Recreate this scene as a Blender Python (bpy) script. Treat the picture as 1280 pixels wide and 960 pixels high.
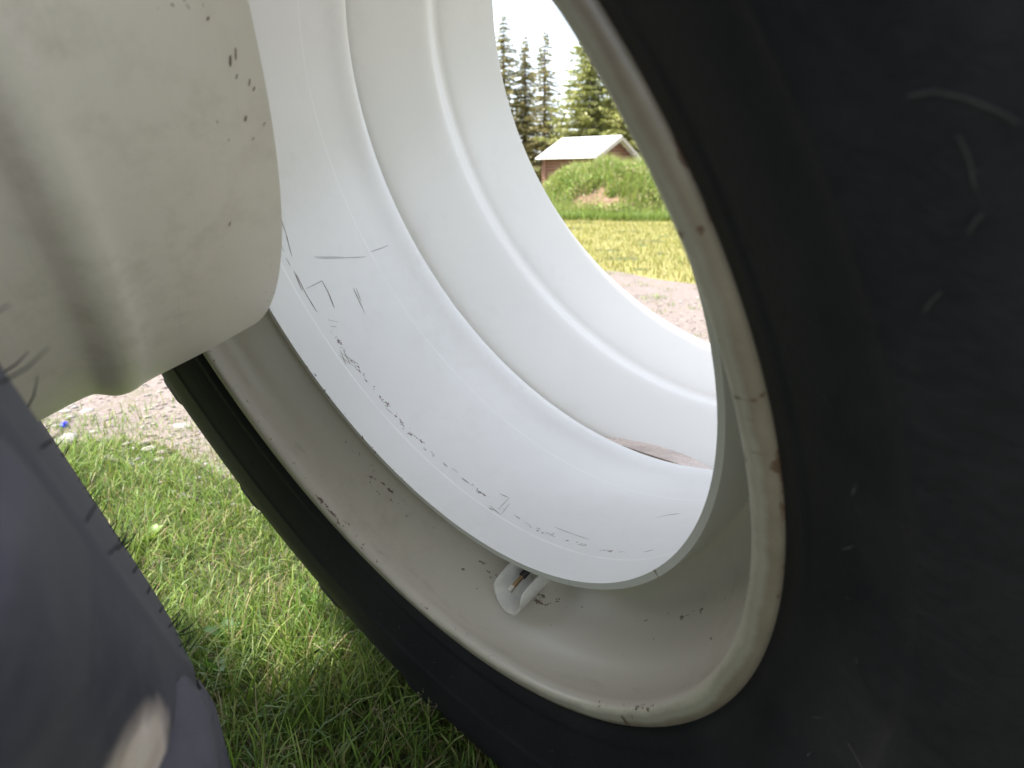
import bpy, bmesh, math, random
import numpy as np
from mathutils import Matrix, Vector
PI = math.pi
rnd = random.Random(7)
rng = np.random.default_rng(11)
for o in list(bpy.data.objects):
    bpy.data.objects.remove(o, do_unlink=True)
scene = bpy.context.scene
COL = scene.collection

# ------------------------------------------------------------------ camera
HC = 1.015                                  # eye height over the lawn
cam_d = bpy.data.cameras.new('camera')
cam_d.sensor_width = 36.0
cam_d.lens = 36.0 * 967 / 1280
cam_d.clip_start = 0.01
cam_d.clip_end = 3000
cam_d.dof.use_dof = True
cam_d.dof.focus_distance = 1.15
cam_d.dof.aperture_fstop = 7.0
cam = bpy.data.objects.new('camera', cam_d)
COL.objects.link(cam)
cam.location = (0, 0, HC)
cam.rotation_euler = (math.radians(90 - 14.5), 0, 0)
scene.camera = cam

# ------------------------------------------------------------------ sky, sun, exposure
SUN_EL, SUN_AZ = 63.0, 187.0                # azimuth counted from +x towards +y
world = bpy.data.worlds.new('World')
scene.world = world
world.use_nodes = True
wn = world.node_tree
wn.nodes.clear()
w_out = wn.nodes.new('ShaderNodeOutputWorld')
w_bg = wn.nodes.new('ShaderNodeBackground')
w_sky = wn.nodes.new('ShaderNodeTexSky')
w_sky.sky_type = 'NISHITA'
w_sky.sun_disc = False
w_sky.sun_elevation = math.radians(SUN_EL)
w_sky.sun_rotation = math.radians(90 - SUN_AZ)
w_sky.air_density = 1.0
w_sky.dust_density = 2.5
w_sky.ozone_density = 1.0
# thin bright cloud over the whole sky, the blue showing through in places
w_tc = wn.nodes.new('ShaderNodeTexCoord')
w_noise = wn.nodes.new('ShaderNodeTexNoise')
w_noise.inputs['Scale'].default_value = 2.2
w_noise.inputs['Detail'].default_value = 6
w_ramp = wn.nodes.new('ShaderNodeMapRange')
w_ramp.inputs['From Min'].default_value = 0.3
w_ramp.inputs['From Max'].default_value = 0.7
w_ramp.inputs['To Min'].default_value = 0.2
w_ramp.inputs['To Max'].default_value = 0.65
w_mix = wn.nodes.new('ShaderNodeMix')
w_mix.data_type = 'RGBA'
w_mix.inputs['B'].default_value = (9.0, 9.3, 9.8, 1)
wn.links.new(w_tc.outputs['Generated'], w_noise.inputs['Vector'])
wn.links.new(w_noise.outputs['Fac'], w_ramp.inputs['Value'])
wn.links.new(w_ramp.outputs['Result'], w_mix.inputs['Factor'])
wn.links.new(w_sky.outputs['Color'], w_mix.inputs['A'])
wn.links.new(w_mix.outputs['Result'], w_bg.inputs['Color'])
w_bg.inputs['Strength'].default_value = 0.14
wn.links.new(w_bg.outputs[0], w_out.inputs[0])

sun_d = bpy.data.lights.new('sun', 'SUN')
sun_d.energy = 3.7
sun_d.angle = math.radians(4.0)
sun_d.color = (1.0, 0.95, 0.87)
sun = bpy.data.objects.new('sun', sun_d)
COL.objects.link(sun)
sdir = Vector((math.cos(math.radians(SUN_EL)) * math.cos(math.radians(SUN_AZ)),
               math.cos(math.radians(SUN_EL)) * math.sin(math.radians(SUN_AZ)),
               math.sin(math.radians(SUN_EL))))
sun.rotation_euler = sdir.to_track_quat('Z', 'Y').to_euler()
sun.location = sdir * 40

vs = scene.view_settings
vs.view_transform = 'Standard'
vs.look = 'None'
vs.exposure = 1.52
vs.gamma = 1.0
vs.use_curve_mapping = False
scene.cycles.max_bounces = 8
scene.cycles.diffuse_bounces = 4
scene.cycles.glossy_bounces = 3
scene.cycles.transmission_bounces = 4

# ------------------------------------------------------------------ helpers
def link(o):
    COL.objects.link(o)
    return o

def tag(o, label=None, cat=None, group=None, kind=None):
    if label: o['label'] = label
    if cat: o['category'] = cat
    if group: o['group'] = group
    if kind: o['kind'] = kind
    return o

def empty(name, mat=None, loc=None):
    o = link(bpy.data.objects.new(name, None))
    o.empty_display_size = 0.1
    if mat is not None: o.matrix_world = mat
    if loc is not None: o.location = loc
    return o

def mesh_obj(name, me, mat=None, parent=None, loc=(0, 0, 0), rot=(0, 0, 0)):
    o = link(bpy.data.objects.new(name, me))
    if mat is not None and not me.materials: me.materials.append(mat)
    o.parent = parent
    o.location = loc
    o.rotation_euler = rot
    return o

def pydata(name, verts, faces, smooth=True):
    me = bpy.data.meshes.new(name)
    me.from_pydata([tuple(v) for v in verts], [], [tuple(f) for f in faces])
    if smooth: me.polygons.foreach_set('use_smooth', [True] * len(me.polygons))
    me.update()
    return me

def fast_mesh(name, verts, tris, colors=None, smooth=False):
    """verts (n,3), tris (m,3) as arrays; colors (n,3) -> colour attribute 'tint'"""
    me = bpy.data.meshes.new(name)
    nv, nf = len(verts), len(tris)
    me.vertices.add(nv)
    me.vertices.foreach_set('co', np.asarray(verts, np.float32).ravel())
    me.loops.add(nf * 3)
    me.loops.foreach_set('vertex_index', np.asarray(tris, np.int32).ravel())
    me.polygons.add(nf)
    me.polygons.foreach_set('loop_start', np.arange(0, nf * 3, 3, dtype=np.int32))
    me.polygons.foreach_set('loop_total', np.full(nf, 3, np.int32))
    if smooth: me.polygons.foreach_set('use_smooth', np.ones(nf, bool))
    if colors is not None:
        a = me.color_attributes.new('tint', 'FLOAT_COLOR', 'POINT')
        c4 = np.ones((nv, 4), np.float32)
        c4[:, :3] = colors
        a.data.foreach_set('color', c4.ravel())
    me.update()
    me.validate()
    return me

def chaikin(pts, it=2, closed=False):
    p = [tuple(q) for q in pts]
    for _ in range(it):
        q = [] if closed else [p[0]]
        m = len(p)
        for i in range(m if closed else m - 1):
            a, b = p[i], p[(i + 1) % m]
            q.append(tuple(.75 * u + .25 * v for u, v in zip(a, b)))
            q.append(tuple(.25 * u + .75 * v for u, v in zip(a, b)))
        if not closed: q.append(p[-1])
        p = q
    return p

def sheet(center, t):
    """closed cross-section of a sheet of thickness t around a centre line of (s, r)"""
    m = len(center)
    L, Rr = [], []
    for i, (s, r) in enumerate(center):
        a = center[max(i - 1, 0)]
        b = center[min(i + 1, m - 1)]
        ds, dr = b[0] - a[0], b[1] - a[1]
        l = math.hypot(ds, dr) or 1
        nx, ny = -dr / l, ds / l
        L.append((s + nx * t / 2, r + ny * t / 2))
        Rr.append((s - nx * t / 2, r - ny * t / 2))
    return L + Rr[::-1]

def revolve(name, prof, seg=192, smooth=True, sharp=0.6):
    """closed cross-section (s, r) turned about the local X axis; UV = (arc metres, s)"""
    m = len(prof)
    th = np.arange(seg) * 2 * PI / seg + PI / 2
    P = np.array(prof)
    s = np.repeat(P[None, :, 0], seg, 0)
    y = np.cos(th)[:, None] * P[None, :, 1]
    z = np.sin(th)[:, None] * P[None, :, 1]
    V = np.stack([s, y, z], -1).reshape(-1, 3)
    i = np.arange(seg)[:, None]
    j = np.arange(m)[None, :]
    i2, j2 = (i + 1) % seg, (j + 1) % m
    Q = np.stack([np.broadcast_to(i * m + j, (seg, m)), np.broadcast_to(i * m + j2, (seg, m)),
                  np.broadcast_to(i2 * m + j2, (seg, m)), np.broadcast_to(i2 * m + j, (seg, m))], -1).reshape(-1, 4)
    area = sum(P[k, 0] * P[(k + 1) % m, 1] - P[(k + 1) % m, 0] * P[k, 1] for k in range(m))
    if area > 0: Q = Q[:, ::-1]
    me = pydata(name, V, Q.tolist(), smooth)
    uv = me.uv_layers.new(name='UVMap')
    vi = np.empty(len(me.loops), np.int32)
    me.loops.foreach_get('vertex_index', vi)
    pi = np.repeat(np.arange(len(me.polygons)), 4)
    u = (vi // m).astype(float)
    col = pi // m                                  # polygon's segment index
    u = np.where((col == seg - 1) & (u == 0), seg, u) * 2 * PI / seg * 0.55
    U = np.stack([u, P[vi % m, 0] + 0 * u], -1)
    uv.data.foreach_set('uv', U.astype(np.float32).ravel())
    me.set_sharp_from_angle(angle=sharp)
    return me

def tube(pts, rad, seg=8, cap=True):
    """tube through pts, rad one number or a list; returns verts, faces"""
    V, F = [], []
    m = len(pts)
    rad = rad if isinstance(rad, (list, tuple)) else [rad] * m
    prev = None
    for i in range(m):
        a = Vector(pts[max(i - 1, 0)])
        b = Vector(pts[min(i + 1, m - 1)])
        d = (b - a).normalized()
        x = (prev - d * prev.dot(d)).normalized() if prev is not None and (prev - d * prev.dot(d)).length > 1e-4 else d.orthogonal().normalized()
        prev = x
        y = d.cross(x)
        for k in range(seg):
            t = 2 * PI * k / seg
            V.append(tuple(Vector(pts[i]) + (x * math.cos(t) + y * math.sin(t)) * rad[i]))
    for i in range(m - 1):
        for k in range(seg):
            k2 = (k + 1) % seg
            F.append((i * seg + k, i * seg + k2, (i + 1) * seg + k2, (i + 1) * seg + k))
    if cap:
        F.append(tuple(range(seg))[::-1])
        F.append(tuple((m - 1) * seg + k for k in range(seg)))
    return V, F

# ------------------------------------------------------------------ materials
class NT:
    def __init__(self, name):
        self.mat = bpy.data.materials.new(name)
        self.mat.use_nodes = True
        self.t = self.mat.node_tree
        self.bsdf = self.t.nodes['Principled BSDF']
        self.out = self.t.nodes['Material Output']
    def n(self, typ, **kw):
        nd = self.t.nodes.new(typ)
        for k, v in kw.items():
            if hasattr(nd, k): setattr(nd, k, v)
        return nd
    def l(self, a, b): self.t.links.new(a, b)
    def coord(self, kind='Object', scale=None):
        tc = self.n('ShaderNodeTexCoord')
        o = tc.outputs[kind]
        if scale is not None:
            mp = self.n('ShaderNodeMapping')
            mp.inputs['Scale'].default_value = scale
            self.l(o, mp.inputs['Vector'])
            o = mp.outputs['Vector']
        return o
    def noise(self, vec, scale, detail=4, rough=.55):
        nd = self.n('ShaderNodeTexNoise')
        nd.inputs['Scale'].default_value = scale
        nd.inputs['Detail'].default_value = detail
        nd.inputs['Roughness'].default_value = rough
        self.l(vec, nd.inputs['Vector'])
        return nd.outputs['Fac']
    def ramp(self, val, a, b, lo=0., hi=1.):
        m = self.n('ShaderNodeMapRange')
        m.inputs['From Min'].default_value = a
        m.inputs['From Max'].default_value = b
        m.inputs['To Min'].default_value = lo
        m.inputs['To Max'].default_value = hi
        self.l(val, m.inputs['Value'])
        return m.outputs['Result']
    def math(self, op, a, b=None, c=None):
        m = self.n('ShaderNodeMath', operation=op)
        for i, v in enumerate((a, b, c)):
            if v is None: continue
            if isinstance(v, (int, float)): m.inputs[i].default_value = v
            else: self.l(v, m.inputs[i])
        return m.outputs[0]
    def mix(self, fac, a, b):
        m = self.n('ShaderNodeMix', data_type='RGBA')
        for key, v in (('Factor', fac), ('A', a), ('B', b)):
            s = m.inputs[key] if key == 'Factor' else [q for q in m.inputs if q.name == key and q.type == 'RGBA'][0]
            if key == 'Factor': s = m.inputs[0]
            if isinstance(v, (int, float)): s.default_value = v
            elif isinstance(v, tuple): s.default_value = (*v, 1) if len(v) == 3 else v
            else: self.l(v, s)
        return [q for q in m.outputs if q.type == 'RGBA'][0]
    def bump(self, height, strength=.3, dist=.01):
        b = self.n('ShaderNodeBump')
        b.inputs['Strength'].default_value = strength
        b.inputs['Distance'].default_value = dist
        self.l(height, b.inputs['Height'])
        self.l(b.outputs['Normal'], self.bsdf.inputs['Normal'])
    def base(self, c):
        s = self.bsdf.inputs['Base Color']
        if isinstance(c, tuple): s.default_value = (*c, 1)
        else: self.l(c, s)
    def rough(self, v):
        s = self.bsdf.inputs['Roughness']
        if isinstance(v, (int, float)): s.default_value = v
        else: self.l(v, s)

def plain(name, c, rough=.6, metal=0., bump_scale=None):
    m = NT(name)
    co = m.coord('Object')
    f = m.noise(co, bump_scale or 30, 5)
    m.base(m.mix(m.ramp(f, .3, .7), tuple(x * .8 for x in c), tuple(min(1, x * 1.15) for x in c)))
    m.rough(rough)
    m.bsdf.inputs['Metallic'].default_value = metal
    m.bump(f, .2, .004)
    return m.mat

def paint(name, base=(.74, .74, .70), bands=(), dirt=.35, dirt_col=(.33, .29, .22), gloss=.38, specks=.66, lines=(), lip=None):
    """chipped white rim paint; bands = (centre s, half width, amount) where chips gather"""
    m = NT(name)
    uv = m.coord('UV')
    sep = m.n('ShaderNodeSeparateXYZ')
    m.l(uv, sep.inputs[0])
    S = sep.outputs['Y']
    ob = m.coord('Object')
    # grime in soft patches and fine smears
    g1 = m.ramp(m.noise(ob, 5.0, 7, .62), .42, .72)
    g2 = m.ramp(m.noise(ob, 30, 6, .7), .46, .74)
    st = m.ramp(m.noise(m.coord('UV', (7, 160, 1)), 1.0, 5, .6), .58, .80)
    grime = m.math('MULTIPLY', m.math('ADD', m.math('MULTIPLY', g1, g2), m.math('MULTIPLY', st, .22)), dirt)
    tone = m.ramp(m.noise(ob, 2.2, 3), .35, .65, 0, 1)
    c = m.mix(tone, tuple(x * .955 for x in base), base)
    c = m.mix(grime, c, dirt_col)
    for s0, hw, amt in lines:                  # faint pale scribed lines round the ring
        lm = m.ramp(m.math('ABSOLUTE', m.math('SUBTRACT', S, s0)), hw * .5, hw, amt, 0)
        c = m.mix(m.math('MULTIPLY', lm, m.ramp(m.noise(m.coord('UV', (9, 5, 1)), 1.0, 4), .3, .6, .3, 1)), c, (.87, .86, .82))
    if lip:                                    # flange: darker grey-brown face, grimy and rust-stained outer edge
        so = m.n('ShaderNodeSeparateXYZ'); m.l(ob, so.inputs[0])
        rr = m.math('SQRT', m.math('ADD', m.math('MULTIPLY', so.outputs['Y'], so.outputs['Y']), m.math('MULTIPLY', so.outputs['Z'], so.outputs['Z'])))
        e = m.math('ADD', rr, m.math('MULTIPLY', m.math('SUBTRACT', m.noise(m.coord('UV', (16, 60, 1)), 1.0, 5, .65), .5), .016))
        c = m.mix(m.ramp(e, lip - .010, lip - .004, 0, .62), c, (.21, .185, .155))
        c = m.mix(m.ramp(e, lip, lip + .005, 0, .85), c, m.mix(m.noise(ob, 30, 4), (.11, .075, .055), (.27, .22, .18)))
    # small chips everywhere, more of them inside the bands
    n_chip = m.noise(m.coord('UV', (60, 110, 1)), 1.0, 5, .65)
    n_fine = m.noise(m.coord('UV', (210, 330, 1)), 1.0, 3, .6)
    chips = m.math('GREATER_THAN', n_fine, .79)
    chips = m.math('MULTIPLY', chips, m.math('GREATER_THAN', m.noise(ob, 24, 3), specks - .1))
    for k, (s0, hw, amt) in enumerate(bands):
        d = m.math('ABSOLUTE', m.math('SUBTRACT', S, s0))
        msk = m.ramp(d, 0, hw, 1, 0)
        big = m.ramp(m.noise(m.coord('UV', (3.1 + k, 14, 1)), 1.0, 3), .40, .62)
        v = m.math('ADD', n_chip, m.math('MULTIPLY', m.math('MULTIPLY', msk, big), amt))
        f = m.ramp(v, .715, .745)
        chips = m.math('MAXIMUM', chips, m.math('MULTIPLY', f, m.math('GREATER_THAN', msk, .02)))
    rust = m.mix(m.noise(ob, 90, 3), (.035, .022, .016), (.16, .075, .04))
    c = m.mix(m.math('MULTIPLY', chips, .9), c, rust)
    m.base(c)
    m.rough(m.math('ADD', gloss, m.math('MULTIPLY', m.math('MAXIMUM', grime, chips), .12)))
    m.bsdf.inputs['Coat Weight'].default_value = .15
    m.bsdf.inputs['Coat Roughness'].default_value = .2
    m.bump(m.noise(ob, 6, 1), .04, .004)
    return m.mat

def rubber(name, base, dust, amount, pale_patch=None):
    m = NT(name)
    ob = m.coord('Object')
    d = m.ramp(m.noise(ob, 4.5, 8, .62), .42, .78)
    f = m.ramp(m.noise(ob, 60, 6, .7), .45, .8)
    sc = m.ramp(m.noise(m.coord('Object', (9, 70, 45)), 1.0, 5, .6), .66, .76)
    k = m.math('MULTIPLY', m.math('MAXIMUM', m.math('ADD', d, m.math('MULTIPLY', f, .35)), m.math('MULTIPLY', sc, .35)), amount)
    c = m.mix(k, base, dust)
    if pale_patch:                                    # one pale pinkish patch with a ragged edge
        sub_ = m.n('ShaderNodeVectorMath', operation='DISTANCE')
        m.l(ob, sub_.inputs[0]); sub_.inputs[1].default_value = pale_patch[0]
        dd = m.math('ADD', sub_.outputs['Value'], m.math('MULTIPLY', m.math('SUBTRACT', m.noise(ob, 24, 4, .5), .5), .032))
        mk = m.ramp(dd, pale_patch[1] + .006, pale_patch[1] - .010)
        c = m.mix(mk, c, m.mix(m.ramp(m.noise(ob, 45, 4), .35, .7), (.46, .36, .31), (.58, .48, .43)))
    m.base(c)
    m.rough(m.math('ADD', .58, m.math('MULTIPLY', k, .3)))
    m.bsdf.inputs['Specular IOR Level'].default_value = .22
    m.bump(m.noise(ob, 60, 4, .7), .2, .004)
    return m.mat

def leafy(name, rough=.5, trans=.35, tint=1.0):
    """foliage coloured by the 'tint' attribute, with light coming through the blades"""
    m = NT(name)
    a = m.n('ShaderNodeAttribute', attribute_name='tint')
    col = a.outputs['Color']
    m.l(col, m.bsdf.inputs['Base Color'])
    m.rough(rough)
    m.bsdf.inputs['Specular IOR Level'].default_value = .3
    tr = m.n('ShaderNodeBsdfTranslucent')
    m.l(m.mix(.3, col, (.25, .32, .03)), tr.inputs['Color'])
    mx = m.n('ShaderNodeMixShader')
    mx.inputs[0].default_value = trans
    m.l(m.bsdf.outputs[0], mx.inputs[1])
    m.l(tr.outputs[0], mx.inputs[2])
    m.l(mx.outputs[0], m.out.inputs['Surface'])
    return m.mat

# ================================================================== SETTING
def sm(a, b, x):
    t = np.clip((x - a) / (b - a), 0, 1)
    return t * t * (3 - 2 * t)

def hgt(x, y):
    x = np.asarray(x, float); y = np.asarray(y, float)
    b = .235 * np.exp(-((x + 1.2) ** 2 + (y - .4) ** 2) / .62)
    w = .012 * np.sin(1.7 * x + .6 * y) * np.cos(1.3 * y - .4 * x) + .006 * np.sin(5.1 * x + 1) * np.sin(4.3 * y)
    far = sm(12, 60, np.hypot(x, y)) * .25 * np.sin(.05 * x + 1.2) * np.cos(.04 * y)
    return b + w * sm(1.3, 2.2, y) + far

def near_edge(x):
    return 2.62 - .42 * (x + 1) + .10 * np.sin(3.1 * x) + .05 * np.sin(8.3 * x + 1)
def far_edge(x):
    return 9.0 - .95 * (x - 1.3) + .18 * np.sin(2.3 * x) + .08 * np.sin(6.1 * x)

def grid_mesh(name, X, Y, Z):
    a, b = X.shape
    V = np.stack([X, Y, Z], -1).reshape(-1, 3)
    i = np.arange(a - 1)[:, None]; j = np.arange(b - 1)[None, :]
    k = i * b + j
    F = np.stack([k, k + b, k + b + 1, k + 1], -1).reshape(-1, 4)
    return pydata(name, V, F.tolist())

# --- materials of the ground
def soil_mat():
    m = NT('lawn_soil')
    co = m.coord('Object')
    a = m.ramp(m.noise(co, 3, 6), .35, .7)
    b = m.ramp(m.noise(co, 45, 5), .35, .7)
    c = m.mix(b, (.045, .042, .02), (.085, .10, .03))
    c = m.mix(a, c, (.075, .105, .028))
    m.base(c); m.rough(.95)
    m.bump(m.noise(co, 60, 6, .7), .8, .02)
    return m.mat
def gravel_mat():
    m = NT('gravel')
    co = m.coord('Object')
    v = m.n('ShaderNodeTexVoronoi'); v.inputs['Scale'].default_value = 55
    m.l(co, v.inputs['Vector'])
    v2 = m.n('ShaderNodeTexVoronoi'); v2.inputs['Scale'].default_value = 19
    m.l(co, v2.inputs['Vector'])
    sep = m.n('ShaderNodeSeparateColor'); m.l(v.outputs['Color'], sep.inputs[0])
    sep2 = m.n('ShaderNodeSeparateColor'); m.l(v2.outputs['Color'], sep2.inputs[0])
    c = m.mix(sep.outputs['Red'], (.15, .125, .11), (.42, .37, .34))
    c2 = m.mix(sep2.outputs['Green'], (.19, .15, .13), (.36, .32, .30))
    c = m.mix(.4, c, c2)
    dust = m.ramp(m.noise(co, 1.4, 6, .6), .4, .65)
    c = m.mix(m.math('MULTIPLY', dust, .5), c, (.33, .27, .225))
    grn = m.ramp(m.noise(co, 2.3, 7, .65), .60, .72)
    c = m.mix(m.math('MULTIPLY', grn, .55), c, (.13, .15, .05))
    m.base(m.mix(.55, c, (.075, .05, .04))); m.rough(.95)
    hgt_ = m.math('ADD', m.math('MULTIPLY', v.outputs['Distance'], -.6), m.math('MULTIPLY', m.noise(co, 8, 6), .8))
    m.bump(hgt_, .7, .02)
    return m.mat
def field_mat():
    m = NT('mown_field')
    co = m.coord('Object')
    a = m.ramp(m.noise(m.coord('Object', (.35, 1.6, 1)), 1.0, 7, .65), .35, .68)
    b = m.ramp(m.noise(co, 9, 6, .7), .35, .7)
    c = m.mix(a, (.17, .175, .035), (.30, .255, .08))
    c = m.mix(m.math('MULTIPLY', b, .5), c, (.20, .20, .05))
    m.base(c); m.rough(.95)
    m.bump(m.noise(co, 14, 6, .7), .9, .05)
    return m.mat
M_soil, M_gravel, M_field = soil_mat(), gravel_mat(), field_mat()

u = np.linspace(-1, 1, 181)
ax = np.sinh(u * 6.2) / math.sinh(6.2) * 900
X, Y = np.meshgrid(ax, ax + 1.5, indexing='ij')
tag(mesh_obj('ground', grid_mesh('ground', X, Y, hgt(X, Y)), M_soil), kind='structure')

xs = np.linspace(-13, 7.2, 240)
t = np.linspace(0, 1, 90) ** 1.6
X = np.repeat(xs[:, None], 90, 1)
Y = near_edge(X) + (far_edge(X) - near_edge(X)) * t[None]
gravel = tag(mesh_obj('gravel_yard', grid_mesh('gravel_yard', X, Y, hgt(X, Y) + .012 - .010 * (np.minimum(t, 1 - t)[None] < 1e-6)), M_gravel), kind='structure')

xs = np.linspace(-60, 60, 160)
t = np.linspace(0, 1, 80) ** 1.8
X = np.repeat(xs[:, None], 80, 1)
Y0 = np.maximum(far_edge(np.clip(X, -13, 7)) - .25, 2.0)
Y = Y0 + (60 - Y0) * t[None]
tag(mesh_obj('field', grid_mesh('field', X, Y, hgt(X, Y) + .005), M_field), kind='structure')

# --- blades of grass (arrays)
def blades(P, H, W, lean, col, segs=3, curl=.5):
    n_ = len(P)
    az = rng.uniform(0, 2 * PI, n_)
    face = az + PI / 2 + rng.normal(0, .4, n_)
    ld = np.stack([np.cos(az), np.sin(az), np.zeros(n_)], 1)
    wd = np.stack([np.cos(face), np.sin(face), np.zeros(n_)], 1)
    rows = []
    for k in range(segs):
        f = k / segs
        c = P + ld * (lean * H * f ** (1 + curl))[:, None]
        c[:, 2] += H * f * np.sqrt(np.clip(1 - (lean * f * .75) ** 2, .08, 1))
        w = W * (1 - .55 * f) / 2
        rows += [c - wd * w[:, None], c + wd * w[:, None]]
    tip = P + ld * (lean * H)[:, None]
    tip[:, 2] += H * np.sqrt(np.clip(1 - (lean * .78) ** 2, .08, 1))
    rows.append(tip)
    nv = len(rows)
    V = np.stack(rows, 1).reshape(-1, 3)
    T = []
    for k in range(segs - 1):
        a = 2 * k
        T += [(a, a + 1, a + 3), (a, a + 3, a + 2)]
    T.append((nv - 3, nv - 2, nv - 1))
    F = (np.array(T)[None] + (np.arange(n_) * nv)[:, None, None]).reshape(-1, 3)
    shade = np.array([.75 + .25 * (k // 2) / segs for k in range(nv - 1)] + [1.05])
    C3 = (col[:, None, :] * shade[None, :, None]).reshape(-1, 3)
    return V, F, C3

GREENS = np.array([(.085, .158, .022), (.125, .205, .032), (.165, .24, .045), (.078, .133, .03), (.205, .26, .065)])
DRY = np.array([(.34, .28, .13), (.42, .36, .20), (.26, .20, .09)])
def grass_cols(n_, dry):
    c = GREENS[rng.integers(0, len(GREENS), n_)] * rng.uniform(.85, 1.6, (n_, 1))
    d = rng.random(n_) < dry
    c[d] = DRY[rng.integers(0, 3, d.sum())] * rng.uniform(.7, 1.15, (d.sum(), 1))
    return c
def clumpy(x, y):
    return .5 + .5 * np.sin(4.1 * x + 2.2 * np.sin(2.3 * y)) * np.sin(3.7 * y + 1.9 * np.sin(2.9 * x + .7))

M_grass = leafy('grass_blade', .45, .35)
# lawn round and between the wheels
N = 150000
x = rng.uniform(-3.4, 1.9, N); y = rng.uniform(.25, 3.9, N)
view = (x < .6)
over = y - near_edge(x)
keep = rng.random(N) < np.where(over < -.25, 1.0, np.clip(.75 - over * 1.8, .035, .75)) * np.where(view, 1, .45)
keep &= rng.random(N) < np.where((x < -1.3) & (y < 1.6), .35, 1)
x, y = x[keep], y[keep]; over = over[keep]
n_ = len(x)
cl = clumpy(x, y)
H = rng.uniform(.04, .10, n_) * (.65 + .75 * cl) * np.where(over > -.1, .65, 1.0) * np.where(y < 1.75, 1.35, 1.0)
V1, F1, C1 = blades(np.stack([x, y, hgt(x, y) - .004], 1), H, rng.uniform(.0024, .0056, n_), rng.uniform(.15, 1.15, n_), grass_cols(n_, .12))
# matted dry thatch lying low
N2 = 12000
x = rng.uniform(-3.0, 1.0, N2); y = rng.uniform(.6, 3.2, N2)
k = (y < near_edge(x) + .1)
x, y = x[k], y[k]
V2, F2, C2 = blades(np.stack([x, y, hgt(x, y) + .002], 1), rng.uniform(.03, .07, len(x)), rng.uniform(.0015, .003, len(x)), rng.uniform(1.15, 1.33, len(x)), DRY[rng.integers(0, 3, len(x))] * rng.uniform(.6, 1.1, (len(x), 1)))
# the lawn goes on, thinner sown, round about
N3 = 70000
x = rng.uniform(-6, 6, N3); y = rng.uniform(-3, 4.2, N3)
k = (y < near_edge(np.clip(x, -13, 7))) & ~((x > -3.4) & (x < 1.9) & (y > .25))
x, y = x[k], y[k]
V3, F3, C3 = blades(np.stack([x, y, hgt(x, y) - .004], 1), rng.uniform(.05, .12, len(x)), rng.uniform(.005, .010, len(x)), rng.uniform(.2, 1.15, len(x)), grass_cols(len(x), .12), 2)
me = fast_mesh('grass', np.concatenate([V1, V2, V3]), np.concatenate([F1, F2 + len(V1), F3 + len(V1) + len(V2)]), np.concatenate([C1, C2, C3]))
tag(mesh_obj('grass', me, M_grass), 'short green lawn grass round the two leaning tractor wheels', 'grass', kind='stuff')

# sparse tufts growing through the gravel
tx = rng.uniform(-9, 6, 900); ty = near_edge(tx) + (far_edge(tx) - near_edge(tx)) * rng.random(900) ** 1.2
per = 26
x = np.repeat(tx, per) + rng.normal(0, .05, 900 * per); y = np.repeat(ty, per) + rng.normal(0, .05, 900 * per)
V, F, Cc = blades(np.stack([x, y, hgt(x, y)], 1), rng.uniform(.02, .075, len(x)), rng.uniform(.003, .006, len(x)), rng.uniform(.2, 1.1, len(x)), grass_cols(len(x), .25))
tag(mesh_obj('grass_tufts', fast_mesh('grass_tufts', V, F, Cc), M_grass), 'sparse grass tufts growing through the gravel', 'grass', kind='stuff')

# stubble of the mown field
N = 60000
x = rng.uniform(-6, 11, N); y = 7 + 18 * rng.random(N) ** 1.3
k = y > far_edge(np.clip(x, -13, 7)) - .1
x, y = x[k], y[k]
yel = np.array([(.25, .24, .055), (.32, .275, .085), (.205, .22, .045), (.37, .30, .125), (.285, .25, .07)])
V, F, Cc = blades(np.stack([x, y, hgt(x, y)], 1), rng.uniform(.05, .14, len(x)), rng.uniform(.008, .018, len(x)), rng.uniform(.3, 1.25, len(x)), yel[rng.integers(0, 5, len(x))] * rng.uniform(.75, 1.2, (len(x), 1)), 2)
tag(mesh_obj('field_stubble', fast_mesh('field_stubble', V, F, Cc), M_grass), 'yellow green stubble of the mown field beyond the gravel', 'grass', kind='stuff')

# loose pebbles, joined, and the flat stones one can pick out
ico = bmesh.new(); bmesh.ops.create_icosphere(ico, subdivisions=1, radius=1)
IV = np.array([v.co[:] for v in ico.verts]); IF = np.array([[v.index for v in f.verts] for f in ico.faces]); ico.free()
def rocks(P, size, flat, cols):
    n_ = len(P)
    a = rng.uniform(0, 2 * PI, n_)
    sc = size[:, None] * np.stack([rng.uniform(.8, 1.3, n_), rng.uniform(.6, 1.0, n_), flat], 1)
    v = IV[None] * (1 + rng.normal(0, .10, (n_, len(IV), 1)))
    v = v * sc[:, None]
    c, s = np.cos(a)[:, None], np.sin(a)[:, None]
    v = np.stack([v[..., 0] * c - v[..., 1] * s, v[..., 0] * s + v[..., 1] * c, v[..., 2]], -1) + P[:, None]
    F = (IF[None] + (np.arange(n_) * len(IV))[:, None, None]).reshape(-1, 3)
    return v.reshape(-1, 3), F, np.repeat(cols, len(IV), 0)
N = 9000
x = rng.uniform(-5, 4, N); y = near_edge(x) - .25 + rng.random(N) ** 1.5 * 6
sz = rng.uniform(.004, .014, N) * rng.choice([1, 1, 1, 1.7], N)
grey = np.array([(.21, .19, .18), (.17, .14, .125), (.26, .235, .225), (.14, .115, .105), (.31, .29, .28)])
V, F, Cc = rocks(np.stack([x, y, hgt(x, y) + .014], 1), sz, rng.uniform(.3, .6, N), grey[rng.integers(0, 5, N)])
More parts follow.
